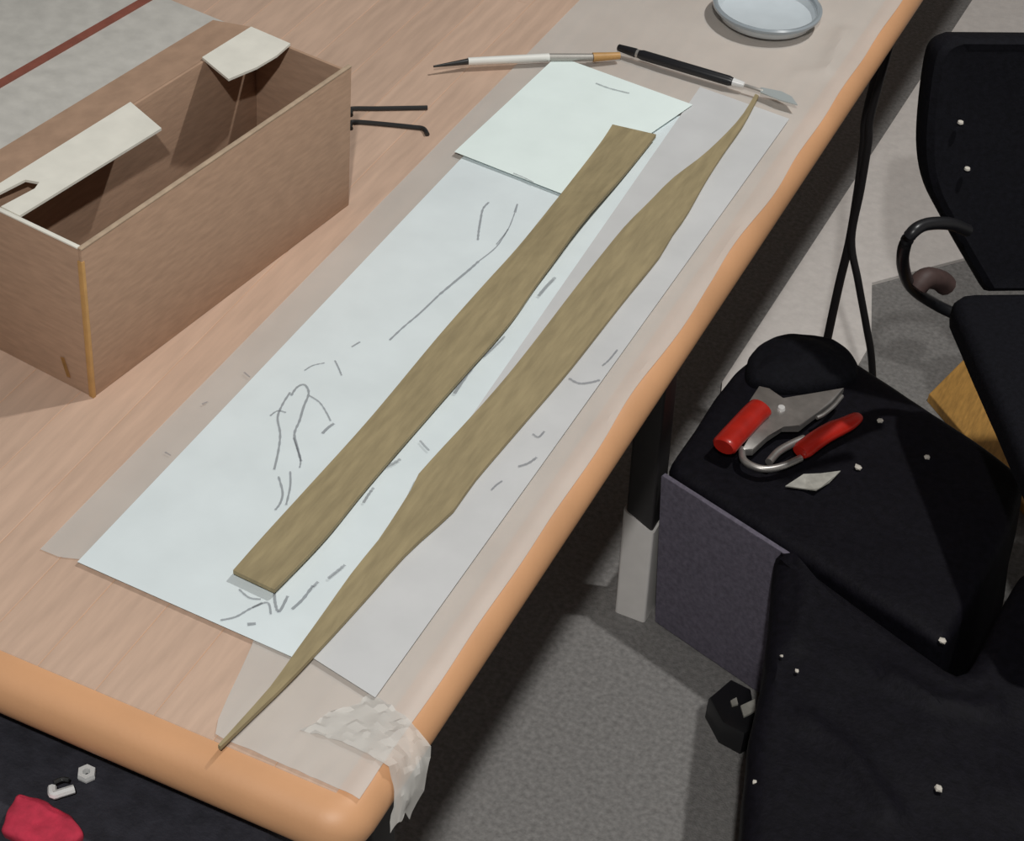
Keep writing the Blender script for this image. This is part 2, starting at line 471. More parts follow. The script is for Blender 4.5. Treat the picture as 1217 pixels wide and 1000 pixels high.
def wav(base, amp, sc=7.0, ph=0.0):
    return lambda x, y, u, v: base + amp * (0.5 + 0.5 * noise.noise(Vector((x * sc, y * sc, ph))))
Z_LONG = TOP + 0.0028
long_paper = tag(obj('drawing_sheet', sheet_bm([(-0.2854, 0.1338, 0.7430), (-0.1065, 0.1294, 0.7430), (-0.1383, 0.8946, 0.7430), (-0.2866, 0.8861, 0.7430)], 14, 60, wav(Z_LONG, 0.0006)), 'paper', angle=60),
                 'long white sheet with pencil sketches under the straight tan strip', 'paper')
bm = bmesh.new()
zs = Z_LONG + 0.0009
for w, pts in [
    (0.0011, [(-0.2491, 0.3609, 0.7440), (-0.2503, 0.3718, 0.7440), (-0.2468, 0.3773, 0.7440), (-0.2390, 0.3702, 0.7440), (-0.2343, 0.3545, 0.7440), (-0.2287, 0.3386, 0.7440), (-0.2246, 0.3242, 0.7440), (-0.2158, 0.3129, 0.7440), (-0.2047, 0.2999, 0.7440)]),
    (0.0010, [(-0.2517, 0.3640, 0.7440), (-0.2495, 0.3491, 0.7440), (-0.2448, 0.3337, 0.7440), (-0.2338, 0.3189, 0.7440), (-0.2252, 0.3020, 0.7440), (-0.2170, 0.2821, 0.7440)]),
    (0.0008, [(-0.2370, 0.3680, 0.7440), (-0.2264, 0.3649, 0.7440), (-0.2161, 0.3572, 0.7440), (-0.2085, 0.3503, 0.7440)]),
    (0.0014, [(-0.2068, 0.3346, 0.7440), (-0.2063, 0.3427, 0.7440), (-0.2049, 0.3491, 0.7440)]),
    (0.0010, [(-0.2106, 0.2774, 0.7440), (-0.1992, 0.2641, 0.7440), (-0.1949, 0.2533, 0.7440), (-0.1944, 0.2454, 0.7440)]),
    (0.0009, [(-0.2060, 0.2864, 0.7440), (-0.1977, 0.2723, 0.7440), (-0.1903, 0.2539, 0.7440)]),
    (0.0008, [(-0.2507, 0.3325, 0.7440), (-0.2488, 0.3404, 0.7440), (-0.2423, 0.3419, 0.7440)]),
    (0.0007, [(-0.2228, 0.3198, 0.7440), (-0.2066, 0.3020, 0.7440), (-0.2020, 0.2929, 0.7440)]),
    (0.0007, [(-0.2556, 0.3923, 0.7440), (-0.2531, 0.4010, 0.7440), (-0.2468, 0.4083, 0.7440)]),
    (0.0008, [(-0.2416, 0.4150, 0.7440), (-0.2352, 0.4091, 0.7440), (-0.2279, 0.4015, 0.7440)]),
    (0.0009, [(-0.2385, 0.4364, 0.7440), (-0.2359, 0.4454, 0.7440)]),
    (0.0010, [(-0.2169, 0.4591, 0.7440), (-0.2153, 0.4802, 0.7440), (-0.2125, 0.5023, 0.7440), (-0.2104, 0.5323, 0.7440)]),
    (0.0013, [(-0.2104, 0.5323, 0.7440), (-0.2076, 0.5541, 0.7440), (-0.2047, 0.5762, 0.7440), (-0.2033, 0.5908, 0.7440)]),
    (0.0007, [(-0.2033, 0.5908, 0.7440), (-0.1996, 0.6168, 0.7440), (-0.2023, 0.6453, 0.7440)]),
    (0.0011, [(-0.2344, 0.6730, 0.7440), (-0.2342, 0.6611, 0.7440), (-0.2282, 0.6441, 0.7440), (-0.2223, 0.6288, 0.7440), (-0.2174, 0.6174, 0.7440)]),
    (0.0011, [(-0.2119, 0.6837, 0.7440), (-0.2082, 0.6710, 0.7440)]),
    (0.0006, [(-0.2082, 0.6710, 0.7440), (-0.2023, 0.6453, 0.7440), (-0.2012, 0.6201, 0.7440)]),
    (0.0009, [(-0.3018, 0.3184, 0.7440), (-0.2996, 0.3232, 0.7440)]), (0.0008, [(-0.2959, 0.2588, 0.7440), (-0.2901, 0.2578, 0.7440)]), (0.0008, [(-0.2946, 0.3669, 0.7440), (-0.2875, 0.3640, 0.7440)]),
    (0.0010, [(-0.1707, 0.1343, 0.7440), (-0.1635, 0.1420, 0.7440), (-0.1594, 0.1524, 0.7440), (-0.1547, 0.1623, 0.7440)]),
    (0.0016, [(-0.1530, 0.1399, 0.7440), (-0.1485, 0.1433, 0.7440)]),
    (0.0009, [(-0.1753, 0.1654, 0.7440), (-0.1651, 0.1619, 0.7440), (-0.1574, 0.1645, 0.7440)]),
    (0.0012, [(-0.1527, 0.1745, 0.7440), (-0.1473, 0.1665, 0.7440), (-0.1418, 0.1606, 0.7440), (-0.1406, 0.1630, 0.7440), (-0.1431, 0.1762, 0.7440)]),
    (0.0009, [(-0.1582, 0.1549, 0.7440), (-0.1518, 0.1640, 0.7440), (-0.1441, 0.1556, 0.7440)]),
    (0.0013, [(-0.1342, 0.1667, 0.7440), (-0.1326, 0.1786, 0.7440), (-0.1331, 0.1931, 0.7440)]),
]:
    stroke(bm, pts, w, zs)
o = obj('pencil_drawing', bm, 'graphite', long_paper, smooth=False); o['kind'] = 'stuff'; o['label'] = 'grey pencil sketch lines'

tracing = tag(obj('tracing_paper_strip', sheet_bm([(-0.1049, 0.1354, 0.7440), (-0.0466, 0.1240, 0.7440), (-0.0528, 0.9426, 0.7440), (-0.1464, 0.9508, 0.7440)], 12, 60, wav(TOP + 0.0044, 0.0006, 9, 3)), 'tracing', angle=60),
              'pale tracing paper strip lying under the pointed tan strip', 'paper')
bm = bmesh.new()
zt = TOP + 0.0054
for w, pts in [
    (0.0013, [(-0.0729, 0.4866, 0.7450), (-0.0635, 0.4849, 0.7450), (-0.0560, 0.4906, 0.7450), (-0.0509, 0.4971, 0.7450)]),
    (0.0010, [(-0.0692, 0.4123, 0.7450), (-0.0637, 0.4111, 0.7450), (-0.0627, 0.4195, 0.7450)]),
    (0.0012, [(-0.0551, 0.3897, 0.7450), (-0.0577, 0.3806, 0.7450), (-0.0626, 0.3734, 0.7450)]),
    (0.0009, [(-0.0564, 0.5144, 0.7450), (-0.0547, 0.5240, 0.7450), (-0.0541, 0.5392, 0.7450)]),
    (0.0009, [(-0.0660, 0.3534, 0.7450), (-0.0678, 0.3471, 0.7450), (-0.0686, 0.3403, 0.7450)]),
    (0.0016, [(-0.1445, 0.4709, 0.7450), (-0.1434, 0.4451, 0.7450), (-0.1418, 0.4247, 0.7450)]),
    (0.0010, [(-0.1393, 0.5087, 0.7450), (-0.1406, 0.4929, 0.7450), (-0.1424, 0.4771, 0.7450)]),
    (0.0011, [(-0.1392, 0.3627, 0.7450), (-0.1329, 0.3587, 0.7450), (-0.1280, 0.3561, 0.7450)]),
    (0.0014, [(-0.1419, 0.3371, 0.7450), (-0.1447, 0.3291, 0.7450), (-0.1488, 0.3224, 0.7450)]),
    (0.0012, [(-0.1441, 0.2998, 0.7450), (-0.1438, 0.2917, 0.7450), (-0.1427, 0.2821, 0.7450)]),
    (0.0013, [(-0.1232, 0.2202, 0.7450), (-0.1250, 0.2116, 0.7450), (-0.1268, 0.2030, 0.7450)]),
    (0.0012, [(-0.1312, 0.1968, 0.7450), (-0.1318, 0.1908, 0.7450)]),
    (0.0016, [(-0.1376, 0.6013, 0.7450), (-0.1387, 0.5871, 0.7450), (-0.1388, 0.5710, 0.7450)]),
]:
    stroke(bm, pts, w, zt)
o = obj('pencil_drawing', bm, 'graphite', tracing, smooth=False); o['kind'] = 'stuff'; o['label'] = 'grey pencil marks'

top_sheet = tag(obj('white_sheet', sheet_bm([(-0.2943, 0.7244, 0.7450), (-0.1833, 0.7146, 0.7450), (-0.1397, 0.9142, 0.7450), (-0.2859, 0.9265, 0.7450)], 10, 12, wav(TOP + 0.0062, 0.0006, 9, 8)), 'paper_bright', angle=60),
                'small bright white sheet overlapping the far end of the long sheet', 'paper')
bm = bmesh.new()
for w, pts in [(0.0011, [(-0.2331, 0.8996, 0.7460), (-0.2185, 0.8981, 0.7460), (-0.1985, 0.9000, 0.7460)]), (0.0008, [(-0.2338, 0.7204, 0.7460), (-0.2232, 0.7191, 0.7460), (-0.2122, 0.7166, 0.7460)])]:
    stroke(bm, pts, w, TOP + 0.0072)
o = obj('pencil_drawing', bm, 'graphite', top_sheet, smooth=False); o['kind'] = 'stuff'; o['label'] = 'faint grey pencil marks'

# ---------------------------------------------------------------- the two tan strips
def slat(left, right, z0, th, lift):
    """left / right: matching outlines (far end to near end)."""
    left = smooth_path(left, 4); right = smooth_path(right, 4)
    n_ = 48
    def rs(path):
        L = [0]
        for a, b in zip(path, path[1:]): L.append(L[-1] + (b - a).length)
        out = []; j = 0
        for k in range(n_ + 1):
            s = L[-1] * k / n_
            while j < len(path) - 2 and L[j + 1] < s: j += 1
            out.append(path[j].lerp(path[j + 1], (s - L[j]) / max(1e-9, L[j + 1] - L[j])))
        return out
    left, right = rs(left), rs(right)
    bm = bmesh.new(); rows = []
    for k in range(n_ + 1):
        zl, zr = lift(k / n_)
        a, b = left[k], right[k]
        rows.append([bm.verts.new((a.x, a.y, z0 + zl)), bm.verts.new((b.x, b.y, z0 + zr)), bm.verts.new((b.x, b.y, z0 + th + zr)), bm.verts.new((a.x, a.y, z0 + th + zl))])
    for r0, r1 in zip(rows, rows[1:]):
        for i in range(4): bm.faces.new((r0[i], r0[(i + 1) % 4], r1[(i + 1) % 4], r1[i]))
    bm.faces.new(rows[0]); bm.faces.new(rows[-1][::-1])
    return bm
def lift1(t):
    b = math.exp(-((t - 0.26) / 0.11) ** 2)
    return (0.001 * b, 0.0085 * b)
tag(obj('wooden_strip', slat(
    [(-0.1881, 0.8349, 0.7520), (-0.1843, 0.7863, 0.7520), (-0.1794, 0.6360, 0.7520), (-0.1810, 0.5509, 0.7520), (-0.1818, 0.4732, 0.7520), (-0.1804, 0.3605, 0.7520), (-0.1823, 0.2711, 0.7520), (-0.1838, 0.2130, 0.7520), (-0.1842, 0.1726, 0.7520)],
    [(-0.1469, 0.8406, 0.7520), (-0.1464, 0.8000, 0.7520), (-0.1445, 0.6876, 0.7520), (-0.1434, 0.6211, 0.7520), (-0.1433, 0.5761, 0.7520), (-0.1407, 0.5152, 0.7520), (-0.1435, 0.4258, 0.7520), (-0.1462, 0.2982, 0.7520), (-0.1458, 0.2338, 0.7520), (-0.1503, 0.1705, 0.7520)], TOP + 0.0078, 0.0035, lift1), 'balsa', smooth=False),
    'straight square-ended tan wooden strip lying on the pencil sketches', 'wood strip')
tag(obj('wooden_strip', slat(
    [(-0.0940, 0.9595, 0.7510), (-0.0913, 0.9073, 0.7510), (-0.0971, 0.8388, 0.7510), (-0.1073, 0.7848, 0.7510), (-0.1110, 0.7395, 0.7510), (-0.1147, 0.6957, 0.7510), (-0.1153, 0.6467, 0.7510), (-0.1151, 0.5946, 0.7510), (-0.1140, 0.4527, 0.7510), (-0.1206, 0.3268, 0.7510), (-0.1175, 0.3077, 0.7510), (-0.1129, 0.2499, 0.7510), (-0.1134, 0.2169, 0.7510), (-0.1109, 0.1614, 0.7510), (-0.1095, 0.1236, 0.7510), (-0.1083, 0.0948, 0.7510), (-0.1117, 0.0372, 0.7510)],
    [(-0.0902, 0.9584, 0.7510), (-0.0846, 0.9030, 0.7510), (-0.0834, 0.8521, 0.7510), (-0.0805, 0.7966, 0.7510), (-0.0755, 0.7401, 0.7510), (-0.0748, 0.6996, 0.7510), (-0.0722, 0.6727, 0.7510), (-0.0740, 0.5940, 0.7510), (-0.0754, 0.4923, 0.7510), (-0.0790, 0.4155, 0.7510), (-0.0824, 0.3384, 0.7510), (-0.0812, 0.3050, 0.7510), (-0.0897, 0.2515, 0.7510), (-0.0928, 0.2034, 0.7510), (-0.0963, 0.1528, 0.7510), (-0.0993, 0.1191, 0.7510), (-0.1009, 0.1014, 0.7510), (-0.1096, 0.0368, 0.7510)],
    TOP + 0.0062, 0.0035, lambda t: (0, 0)), 'balsa', smooth=False),
    'tan wooden strip tapering to a long point at both ends', 'wood strip')

# ---------------------------------------------------------------- small things on the bench
kn = thing('craft_knife', 'black-handled craft knife with a thin pale blade lying across the paper ends', 'knife', (-0.2407, 0.9725, 0.7420))
def kseg(name, a, b, ra, rb, m, flat=1.0, z=0.0105):
    a = Vector((a[0], a[1], TOP + z)) - Vector(kn.location); b = Vector((b[0], b[1], TOP + z)) - Vector(kn.location)
    return obj(name, tube_bm([a, a.lerp(b, 0.04), a.lerp(b, 0.96), b], [ra * 0.8, ra, rb, rb * 0.8], 16, flat), m, kn)
kseg('end_cap', (-0.2397, 0.9668, 0.7470), (-0.2198, 0.9663, 0.7470), 0.0034, 0.0046, 'black_pl')
kseg('band', (-0.2198, 0.9663, 0.7470), (-0.2171, 0.9661, 0.7470), 0.0042, 0.0042, 'steel')
kseg('handle', (-0.2171, 0.9661, 0.7470), (-0.1202, 0.9669, 0.7470), 0.0050, 0.0050, 'black_pl')
kseg('collar', (-0.1202, 0.9669, 0.7470), (-0.1083, 0.9672, 0.7470), 0.0042, 0.0030, 'steel_bright')
kseg('blade_stem', (-0.1083, 0.9672, 0.7470), (-0.0892, 0.9667, 0.7470), 0.0016, 0.0016, 'grey_fer')
bl = rel([(-0.0934, 0.9712, 0.7470), (-0.0734, 0.9748, 0.7470), (-0.0619, 0.9714, 0.7470), (-0.0520, 0.9601, 0.7470), (-0.0696, 0.9596, 0.7470), (-0.0902, 0.9625, 0.7470)], kn.location)
obj('blade', prism_bm(xy(bl), TOP + 0.0100 - kn.location.z, TOP + 0.0112 - kn.location.z), 'blade', kn, smooth=False)

pc = thing('white_pencil', 'slim white pencil with a dark point and an ochre end beside the knife', 'pencil', (-0.3757, 0.8403, 0.7450))
def pseg(name, a, b, ra, rb, m):
    a = Vector((a[0], a[1], TOP + 0.0095)) - Vector(pc.location); b = Vector((b[0], b[1], TOP + 0.0095)) - Vector(pc.location)
    return obj(name, tube_bm([a, b], [ra, rb], 12), m, pc)
pseg('point', (-0.3757, 0.8403, 0.7450), (-0.3521, 0.8662, 0.7450), 0.0010, 0.0030, 'dark_steel')
pseg('barrel', (-0.3521, 0.8662, 0.7450), (-0.2895, 0.9149, 0.7450), 0.0038, 0.0040, 'white_pl')
pseg('ferrule', (-0.2895, 0.9149, 0.7450), (-0.2535, 0.9378, 0.7450), 0.0038, 0.0036, 'grey_fer')
pseg('ochre_end', (-0.2535, 0.9378, 0.7450), (-0.2325, 0.9548, 0.7450), 0.0046, 0.0034, 'ochre_tape')

tag(obj('steel_rod', tube_bm(smooth_path([(-0.4058, 0.7346, 0.7420), (-0.4100, 0.7422, 0.7420), (-0.4088, 0.7463, 0.7420), (-0.3898, 0.7582, 0.7420), (-0.3522, 0.7835, 0.7420)], 4), 0.0022, 8), 'dark_steel'),
    'thin straight dark steel rod beside the cardboard box', 'rod')
tag(obj('hex_key', tube_bm(smooth_path([(-0.3947, 0.7148, 0.7420), (-0.3988, 0.7206, 0.7420), (-0.3977, 0.7263, 0.7420), (-0.3774, 0.7356, 0.7420), (-0.3486, 0.7468, 0.7420), (-0.3388, 0.7496, 0.7420), (-0.3310, 0.7429, 0.7420)], 4), 0.0022, 8), 'dark_steel'),
    'dark hex key with a bent end, nearer of two rods by the box', 'hex key')

dc = (-0.1454, 1.1355, 0.7420)
dish = thing('shallow_dish', 'shallow pale blue-grey dish at the far end of the bench', 'dish', (-0.139, 1.112, TOP + 0.003))
obj('bowl', lathe_bm([(0, 0), (0.040, 0), (0.048, 0.004), (0.053, 0.014), (0.0505, 0.014), (0.046, 0.006), (0.038, 0.003), (0, 0.003)]), 'dish', dish)
obj('rim', lathe_bm([(0.0500, 0.013), (0.0505, 0.0165), (0.0530, 0.0172), (0.0552, 0.0160), (0.0552, 0.0135), (0.053, 0.012), (0.0500, 0.013)]), 'dish_rim', dish)

# ---------------------------------------------------------------- cardboard box with folded flaps
box = thing('cardboard_box', 'narrow open brown cardboard box with white inner flaps', 'box', (-0.378, 0.287, TOP), math.radians(-7.0))
BW, BL, BH, T = 0.101, 0.326, 0.137, 0.003
obj('side_wall', box_bm(-T, 0, 0, BL, 0, BH, bevel=0.0008), 'card', box)
obj('side_wall', box_bm(-BW, -BW + T, 0, BL, 0, BH, bevel=0.0008), 'card', box)
obj('front_wall', box_bm(-BW + T, -T, 0, T, 0, BH, bevel=0.0008), 'card', box)
obj('back_wall', box_bm(-BW + T, -T, BL - T, BL, 0, BH - 0.004, bevel=0.0008), 'card', box)
obj('bottom_panel', box_bm(-BW + T, -T, T, BL - T, 0.0005, T), 'card', box)
o = obj('rim_edge', box_bm(-T - 0.0006, 0.0004, 0.0, BL, BH, BH + 0.0016, bevel=0.0005), 'card_edge', box); o['label'] = 'pale cut rim'
o = obj('rim_edge', box_bm(-BW, -T, -0.0004, T + 0.0003, BH, BH + 0.0016, bevel=0.0005), 'white_card', box); o['label'] = 'white cut rim'
o = obj('corner_tape', box_bm(-0.004, 0.0006, -0.0008, 0.0025, 0.0, BH - 0.01, bevel=0.0006), 'ochre_tape', box); o['label'] = 'ochre tape along the corner'
o = obj('tape_scrap', prism_bm([(-0.031, -0.0004), (-0.027, -0.0004), (-0.021, -0.0004), (-0.025, -0.0004)], 0, 0.001), 'ochre_tape', box)
bm = bmesh.new()
for p in ((-0.030, -0.001, 0.026), (-0.026, -0.001, 0.027), (-0.021, -0.001, 0.010), (-0.025, -0.001, 0.009)): bm.verts.new(p)
bm.verts.ensure_lookup_table(); f_ = bm.faces.new(bm.verts[:]); bmesh.ops.solidify(bm, geom=[f_], thickness=0.0008)
old = o.data; obj_me = bpy.data.meshes.new('tape_scrap'); bm.to_mesh(obj_me); bm.free(); obj_me.materials.append(M['ochre_tape']); o.data = obj_me; bpy.data.meshes.remove(old)
def flap(name, outline, droop, m, label=None):
    """outline (u, v) with hinge at u = -BW; droop = fall per metre from the hinge."""
    bm = bmesh.new()
    add_prism(bm, [(u, v, -droop * abs(u + BW) + 0.35 * max(0, abs(u + BW) - 0.02) * 0.0) for u, v in outline], BH + 0.0002, BH + 0.0024)
    o = obj(name, bm, m, box, smooth=False)
    if label: o['label'] = label
    return o
flap('inner_flap', [(-BW, 0.004), (-0.094, 0.004), (-0.090, 0.040), (-0.080, 0.044), (-0.077, 0.036), (-0.080, 0.004), (-0.062, 0.004), (-0.0585, 0.157), (-BW, 0.170)], 0.02, 'white_card', 'white inner flap with a notch')
flap('inner_flap', [(-BW, 0.258), (-0.064, 0.246), (-0.058, 0.275), (-0.057, 0.300), (-0.060, 0.322), (-BW, 0.322)], 0.02, 'white_card', 'white inner flap')
bm = bmesh.new()
add_prism(bm, [(-BW, 0.0, 0), (-BW, BL, 0), (-0.142, BL - 0.004, -0.006), (-0.142, 0.004, -0.006)], BH - 0.0030, BH - 0.0002)
obj('outer_flap', bm, 'card', box, smooth=False)

ct = thing('pale_carton', 'pale grey carton with a red-brown stripe behind the brown box', 'carton', (-0.378, 0.287, TOP), math.radians(-7.0))
obj('carton_body', box_bm(-0.40, -0.146, -0.05, 0.343, 0, 0.105, bevel=0.002), 'carton', ct)
obj('carton_lid', box_bm(-0.402, -0.144, -0.052, 0.345, 0.105, 0.118, bevel=0.003), 'carton', ct)
o = obj('stripe', box_bm(-0.226, -0.218, -0.050, 0.343, 0.118, 0.1196), 'red_line', ct, smooth=False); o['label'] = 'red-brown stripe along the lid'

# ---------------------------------------------------------------- floor to the right: mat, chair, bags, tools
bm = prism_bm([(-0.205, 3.4), (-0.205, 1.44), (-0.16, 1.30), (-0.055, 1.30), (-0.052, 1.63), (-0.096, 1.769), (-0.027, 1.859), (0.9, 3.05), (0.9, 3.4)], 0.0005, 0.006)
tag(obj('floor_mat', bm, 'mat', smooth=False), 'pale grey floor mat under the office chair', 'mat')

# tool bag with a dark grey front panel and a black top
CASE = [(-0.112, 0.988), (-0.108, 1.20), (-0.094, 1.245), (-0.012, 1.302), (0.21, 1.212), (0.258, 1.185), (0.262, 1.06), (0.250, 0.878)]
cz = 0.232
case = thing('tool_bag', 'large black-topped tool bag with a dark grey side, tools lying on it', 'bag', (0.12, 1.05, 0))
def crel(p): return [(a[0] - 0.12, a[1] - 1.05) for a in p]
obj('bag_top', soft_prism(crel(CASE), 0.0, cz, r=0.012, n=160, amp=0.0022, freq=14, round_r=0.02, rings=14, lean=-0.09), 'black_nyl', case)
fA, fB = Vector((-0.112, 0.988)), Vector((0.250, 0.878)); fd = (fB - fA).normalized(); fn = Vector((fd.y, -fd.x))
p0 = fA + fd * 0.004 + fn * 0.004; p1 = fA + fd * 0.18 + fn * 0.004; p2 = p1 + fn * 0.007; p3 = p0 + fn * 0.007
bm = prism_bm(crel([p0, p3, p2, p1]), 0.004, cz - 0.001, bevel=0.002)
for v in bm.verts: v.co.x -= 0.09 * v.co.z
o = obj('side_panel', bm, 'grey_fab', case); o['label'] = 'dark grey fabric side'
lump = corner_round(crel(xy([(-0.1082, 1.1725, 0.2400), (-0.1196, 1.2287, 0.2400), (-0.1118, 1.2637, 0.2400), (-0.0816, 1.2894, 0.2400), (-0.0403, 1.3024, 0.2400), (-0.0043, 1.2856, 0.2400), (0.0116, 1.2503, 0.2400), (-0.0151, 1.2127, 0.2400), (-0.0657, 1.1757, 0.2400)])), 0.03)
o = obj('pouch', soft_prism(lump, cz - 0.01, cz + 0.018, r=0.014, n=90, amp=0.004, freq=22, dome=0.012, round_r=0.02, rings=10, seed=4), 'black_fab', case); o['label'] = 'bulging black pouch'

# second soft bag in front
BAG = [p[:2] for p in [(0.0225, 0.9273, 0.2350), (0.0739, 0.7459, 0.2350), (0.0918, 0.6547, 0.2350), (0.1188, 0.5694, 0.2350), (0.1520, 0.4730, 0.2350)]] + [(0.62, 0.40), (0.70, 0.70), (0.55, 0.97), (0.272, 1.035), (0.264, 0.960), (0.262, 0.862), (0.256, 0.836)]
bz = 0.245
bag = thing('black_bag', 'slumped black nylon bag in front of the tool bag', 'bag', (0.35, 0.66, 0))
def brel(p): return [(a[0] - 0.35, a[1] - 0.66) for a in p]
RID = [(brel([(0.0766, 0.9197, 0.2500), (0.0970, 0.9211, 0.2500), (0.1269, 0.9164, 0.2500), (0.1506, 0.9068, 0.2500)]), 0.007, 0.006), (brel([(0.0965, 1.0097, 0.2500), (0.1090, 0.9892, 0.2500), (0.1055, 0.9645, 0.2500)]), 0.005, 0.006),
       (brel([(0.1245, 0.9829, 0.2500), (0.1722, 0.9363, 0.2500), (0.1951, 0.9066, 0.2500)]), 0.005, 0.007), (brel([(0.0357, 0.9321, 0.2500), (0.0733, 0.8801, 0.2500), (0.0903, 0.7924, 0.2500)]), 0.005, 0.010),
       (brel([(0.1927, 0.7969, 0.2500), (0.2405, 0.7850, 0.2500), (0.2963, 0.8035, 0.2500)]), 0.006, 0.012), (brel([(0.1359, 0.7014, 0.2500), (0.1866, 0.6806, 0.2500), (0.2450, 0.6310, 0.2500)]), 0.006, 0.012)]
obj('bag_body', soft_prism(brel(BAG), 0.0, bz, r=0.02, n=200, amp=0.004, freq=10, ridges=RID, round_r=0.02, rings=34, seed=9, lean=-0.10, x_off=0.0235), 'black_nyl', bag)
bk = rel([(-0.0041, 0.8684, 0.0300), (0.0077, 0.9071, 0.0300), (0.0337, 0.9040, 0.0300), (0.0599, 0.8556, 0.0300), (0.0509, 0.8366, 0.0300), (0.0231, 0.8408, 0.0300)], (0.35, 0.66, 0.0))
b_ = obj('buckle', prism_bm(xy(bk), 0.0, 0.035, bevel=0.004), 'black_pl', bag); b_['label'] = 'black plastic strap buckle'
for poly in ([(0.0328, 0.8714, 0.0360), (0.0435, 0.8889, 0.0360), (0.0506, 0.8728, 0.0360), (0.0419, 0.8580, 0.0360)], [(0.0200, 0.8729, 0.0360), (0.0241, 0.8809, 0.0360), (0.0294, 0.8724, 0.0360), (0.0244, 0.8667, 0.0360)]):
    t_ = obj('buckle_tag', prism_bm(xy(rel(poly, (0.35, 0.66, 0.0))), 0.035, 0.0375), 'scrap', b_, smooth=False)

# spring cutters with red grips
cut = thing('red_handled_cutters', 'steel spring cutters with two red grips on the tool bag', 'cutters', (-0.0371, 1.1115, 0.2400))
def cr_(pts): return rel(pts, cut.location)
def flatten(pts, z): return [(p[0], p[1], z) for p in pts]
g1 = flatten(cr_([(-0.0668, 1.1156, 0.2600), (-0.0709, 1.0959, 0.2600), (-0.0751, 1.0661, 0.2600), (-0.0784, 1.0423, 0.2600), (-0.0803, 1.0262, 0.2600)]), 0.018)
obj('grip', tube_bm(smooth_path(g1, 4), [0.010] + [0.0150] * 15 + [0.0125], 16, 0.7), 'red_pl', cut)
g2 = flatten(cr_([(0.0367, 1.1623, 0.2600), (0.0290, 1.1422, 0.2600), (0.0175, 1.1218, 0.2600), (0.0075, 1.0974, 0.2600), (-0.0020, 1.0668, 0.2600)]), 0.014)
obj('grip', tube_bm(smooth_path(g2, 4), [0.006, 0.008, 0.009, 0.010, 0.0105, 0.011, 0.0115] + [0.012] * 9 + [0.010], 16, 0.7), 'red_pl', cut)
pl = cr_([(-0.0856, 1.1253, 0.2500), (-0.0850, 1.1576, 0.2500), (-0.0721, 1.1599, 0.2500), (-0.0521, 1.1485, 0.2500), (-0.0293, 1.1725, 0.2500), (0.0042, 1.2065, 0.2500), (0.0001, 1.1720, 0.2500), (-0.0101, 1.1415, 0.2500), (-0.0185, 1.1125, 0.2500), (-0.0356, 1.1025, 0.2500), (-0.0447, 1.0768, 0.2500), (-0.0508, 1.0465, 0.2500), (-0.0634, 1.0392, 0.2500), (-0.0611, 1.0877, 0.2500)])
obj('steel_body', prism_bm(xy(pl), 0.003, 0.012, bevel=0.0015), 'steel', cut)
obj('spring_arm', tube_bm(smooth_path(flatten(cr_([(-0.0638, 1.0456, 0.2500), (-0.0555, 1.0289, 0.2500), (-0.0414, 1.0240, 0.2500), (-0.0266, 1.0276, 0.2500), (-0.0119, 1.0427, 0.2500), (0.0005, 1.0647, 0.2500)]), 0.008), 6), 0.0042, 10), 'steel', cut)
obj('spring_arm', tube_bm(smooth_path(flatten(cr_([(-0.0289, 1.0394, 0.2500), (-0.0257, 1.0611, 0.2500), (-0.0175, 1.0809, 0.2500), (-0.0074, 1.0985, 0.2500)]), 0.008), 6), 0.0048, 10), 'steel', cut)
obj('lever', tube_bm(smooth_path(flatten(cr_([(-0.0054, 1.1339, 0.2500), (-0.0005, 1.1437, 0.2500), (0.0049, 1.1643, 0.2500), (0.0076, 1.1870, 0.2500)]), 0.014), 4), 0.0025, 8), 'steel', cut)
obj('rivet', lathe_bm([(0, 0.016), (0.004, 0.0155), (0.005, 0.012), (0.005, 0.010), (0, 0.010)], 16, c=cr_([(-0.0476, 1.1301, 0.2500)])[0][:2] + (0.0,)), 'steel_bright', cut)

sc_ = [(-0.0015, 1.0241, 0.2400), (0.0107, 1.0490, 0.2400), (0.0265, 1.0646, 0.2400), (0.0458, 1.0758, 0.2400), (0.0400, 1.0545, 0.2400), (0.0322, 1.0307, 0.2400), (0.0182, 1.0307, 0.2400)]
tag(obj('foil_scrap', prism_bm([(p[0], p[1], 0.004 * (i % 2)) for i, p in enumerate(sc_)], cz + 0.003, cz + 0.0045), 'scrap', smooth=False),
    'crumpled pale grey scrap just in front of the red-gripped cutters', 'scrap')
def crumb(p, r, label):
    bm = bmesh.new(); bmesh.ops.create_icosphere(bm, subdivisions=1, radius=r)
    for v in bm.verts:
        v.co *= 0.75 + 0.5 * rnd.random(); v.co.z *= 0.6
    o = obj('crumb', bm, 'crumb', smooth=False); o.location = p
    return tag(o, label, 'crumb', 'pale crumbs on the black bags')
CR = [((0.0571, 1.1906, 0.2350), 0.0042, 'tiny pale crumb just right of the tip of the right red grip'),
      ((0.0607, 1.0975, 0.2350), 0.0052, 'pale crumb right beside the grey foil scrap'),
      ((0.1250, 1.1564, 0.2350), 0.0040, 'pale crumb on the tool bag nearest the chair seat'),
      ((0.2255, 0.8659, 0.2500), 0.0044, 'pale crumb on the near right corner of the tool bag'),
      ((0.2782, 0.6757, 0.2500), 0.0044, 'pale crumb at the near end of the slumped black bag'),
      ((0.1064, 0.7532, 0.2480), 0.0028, 'tiny crumb on the slumped bag above the buckle, larger of a pair'),
      ((0.0857, 0.7653, 0.2480), 0.0022, 'tiny crumb on the slumped bag above the buckle, smaller of a pair'),
      ((0.1180, 0.6028, 0.2420), 0.0024, 'tiny crumb on the left edge of the slumped black bag')]

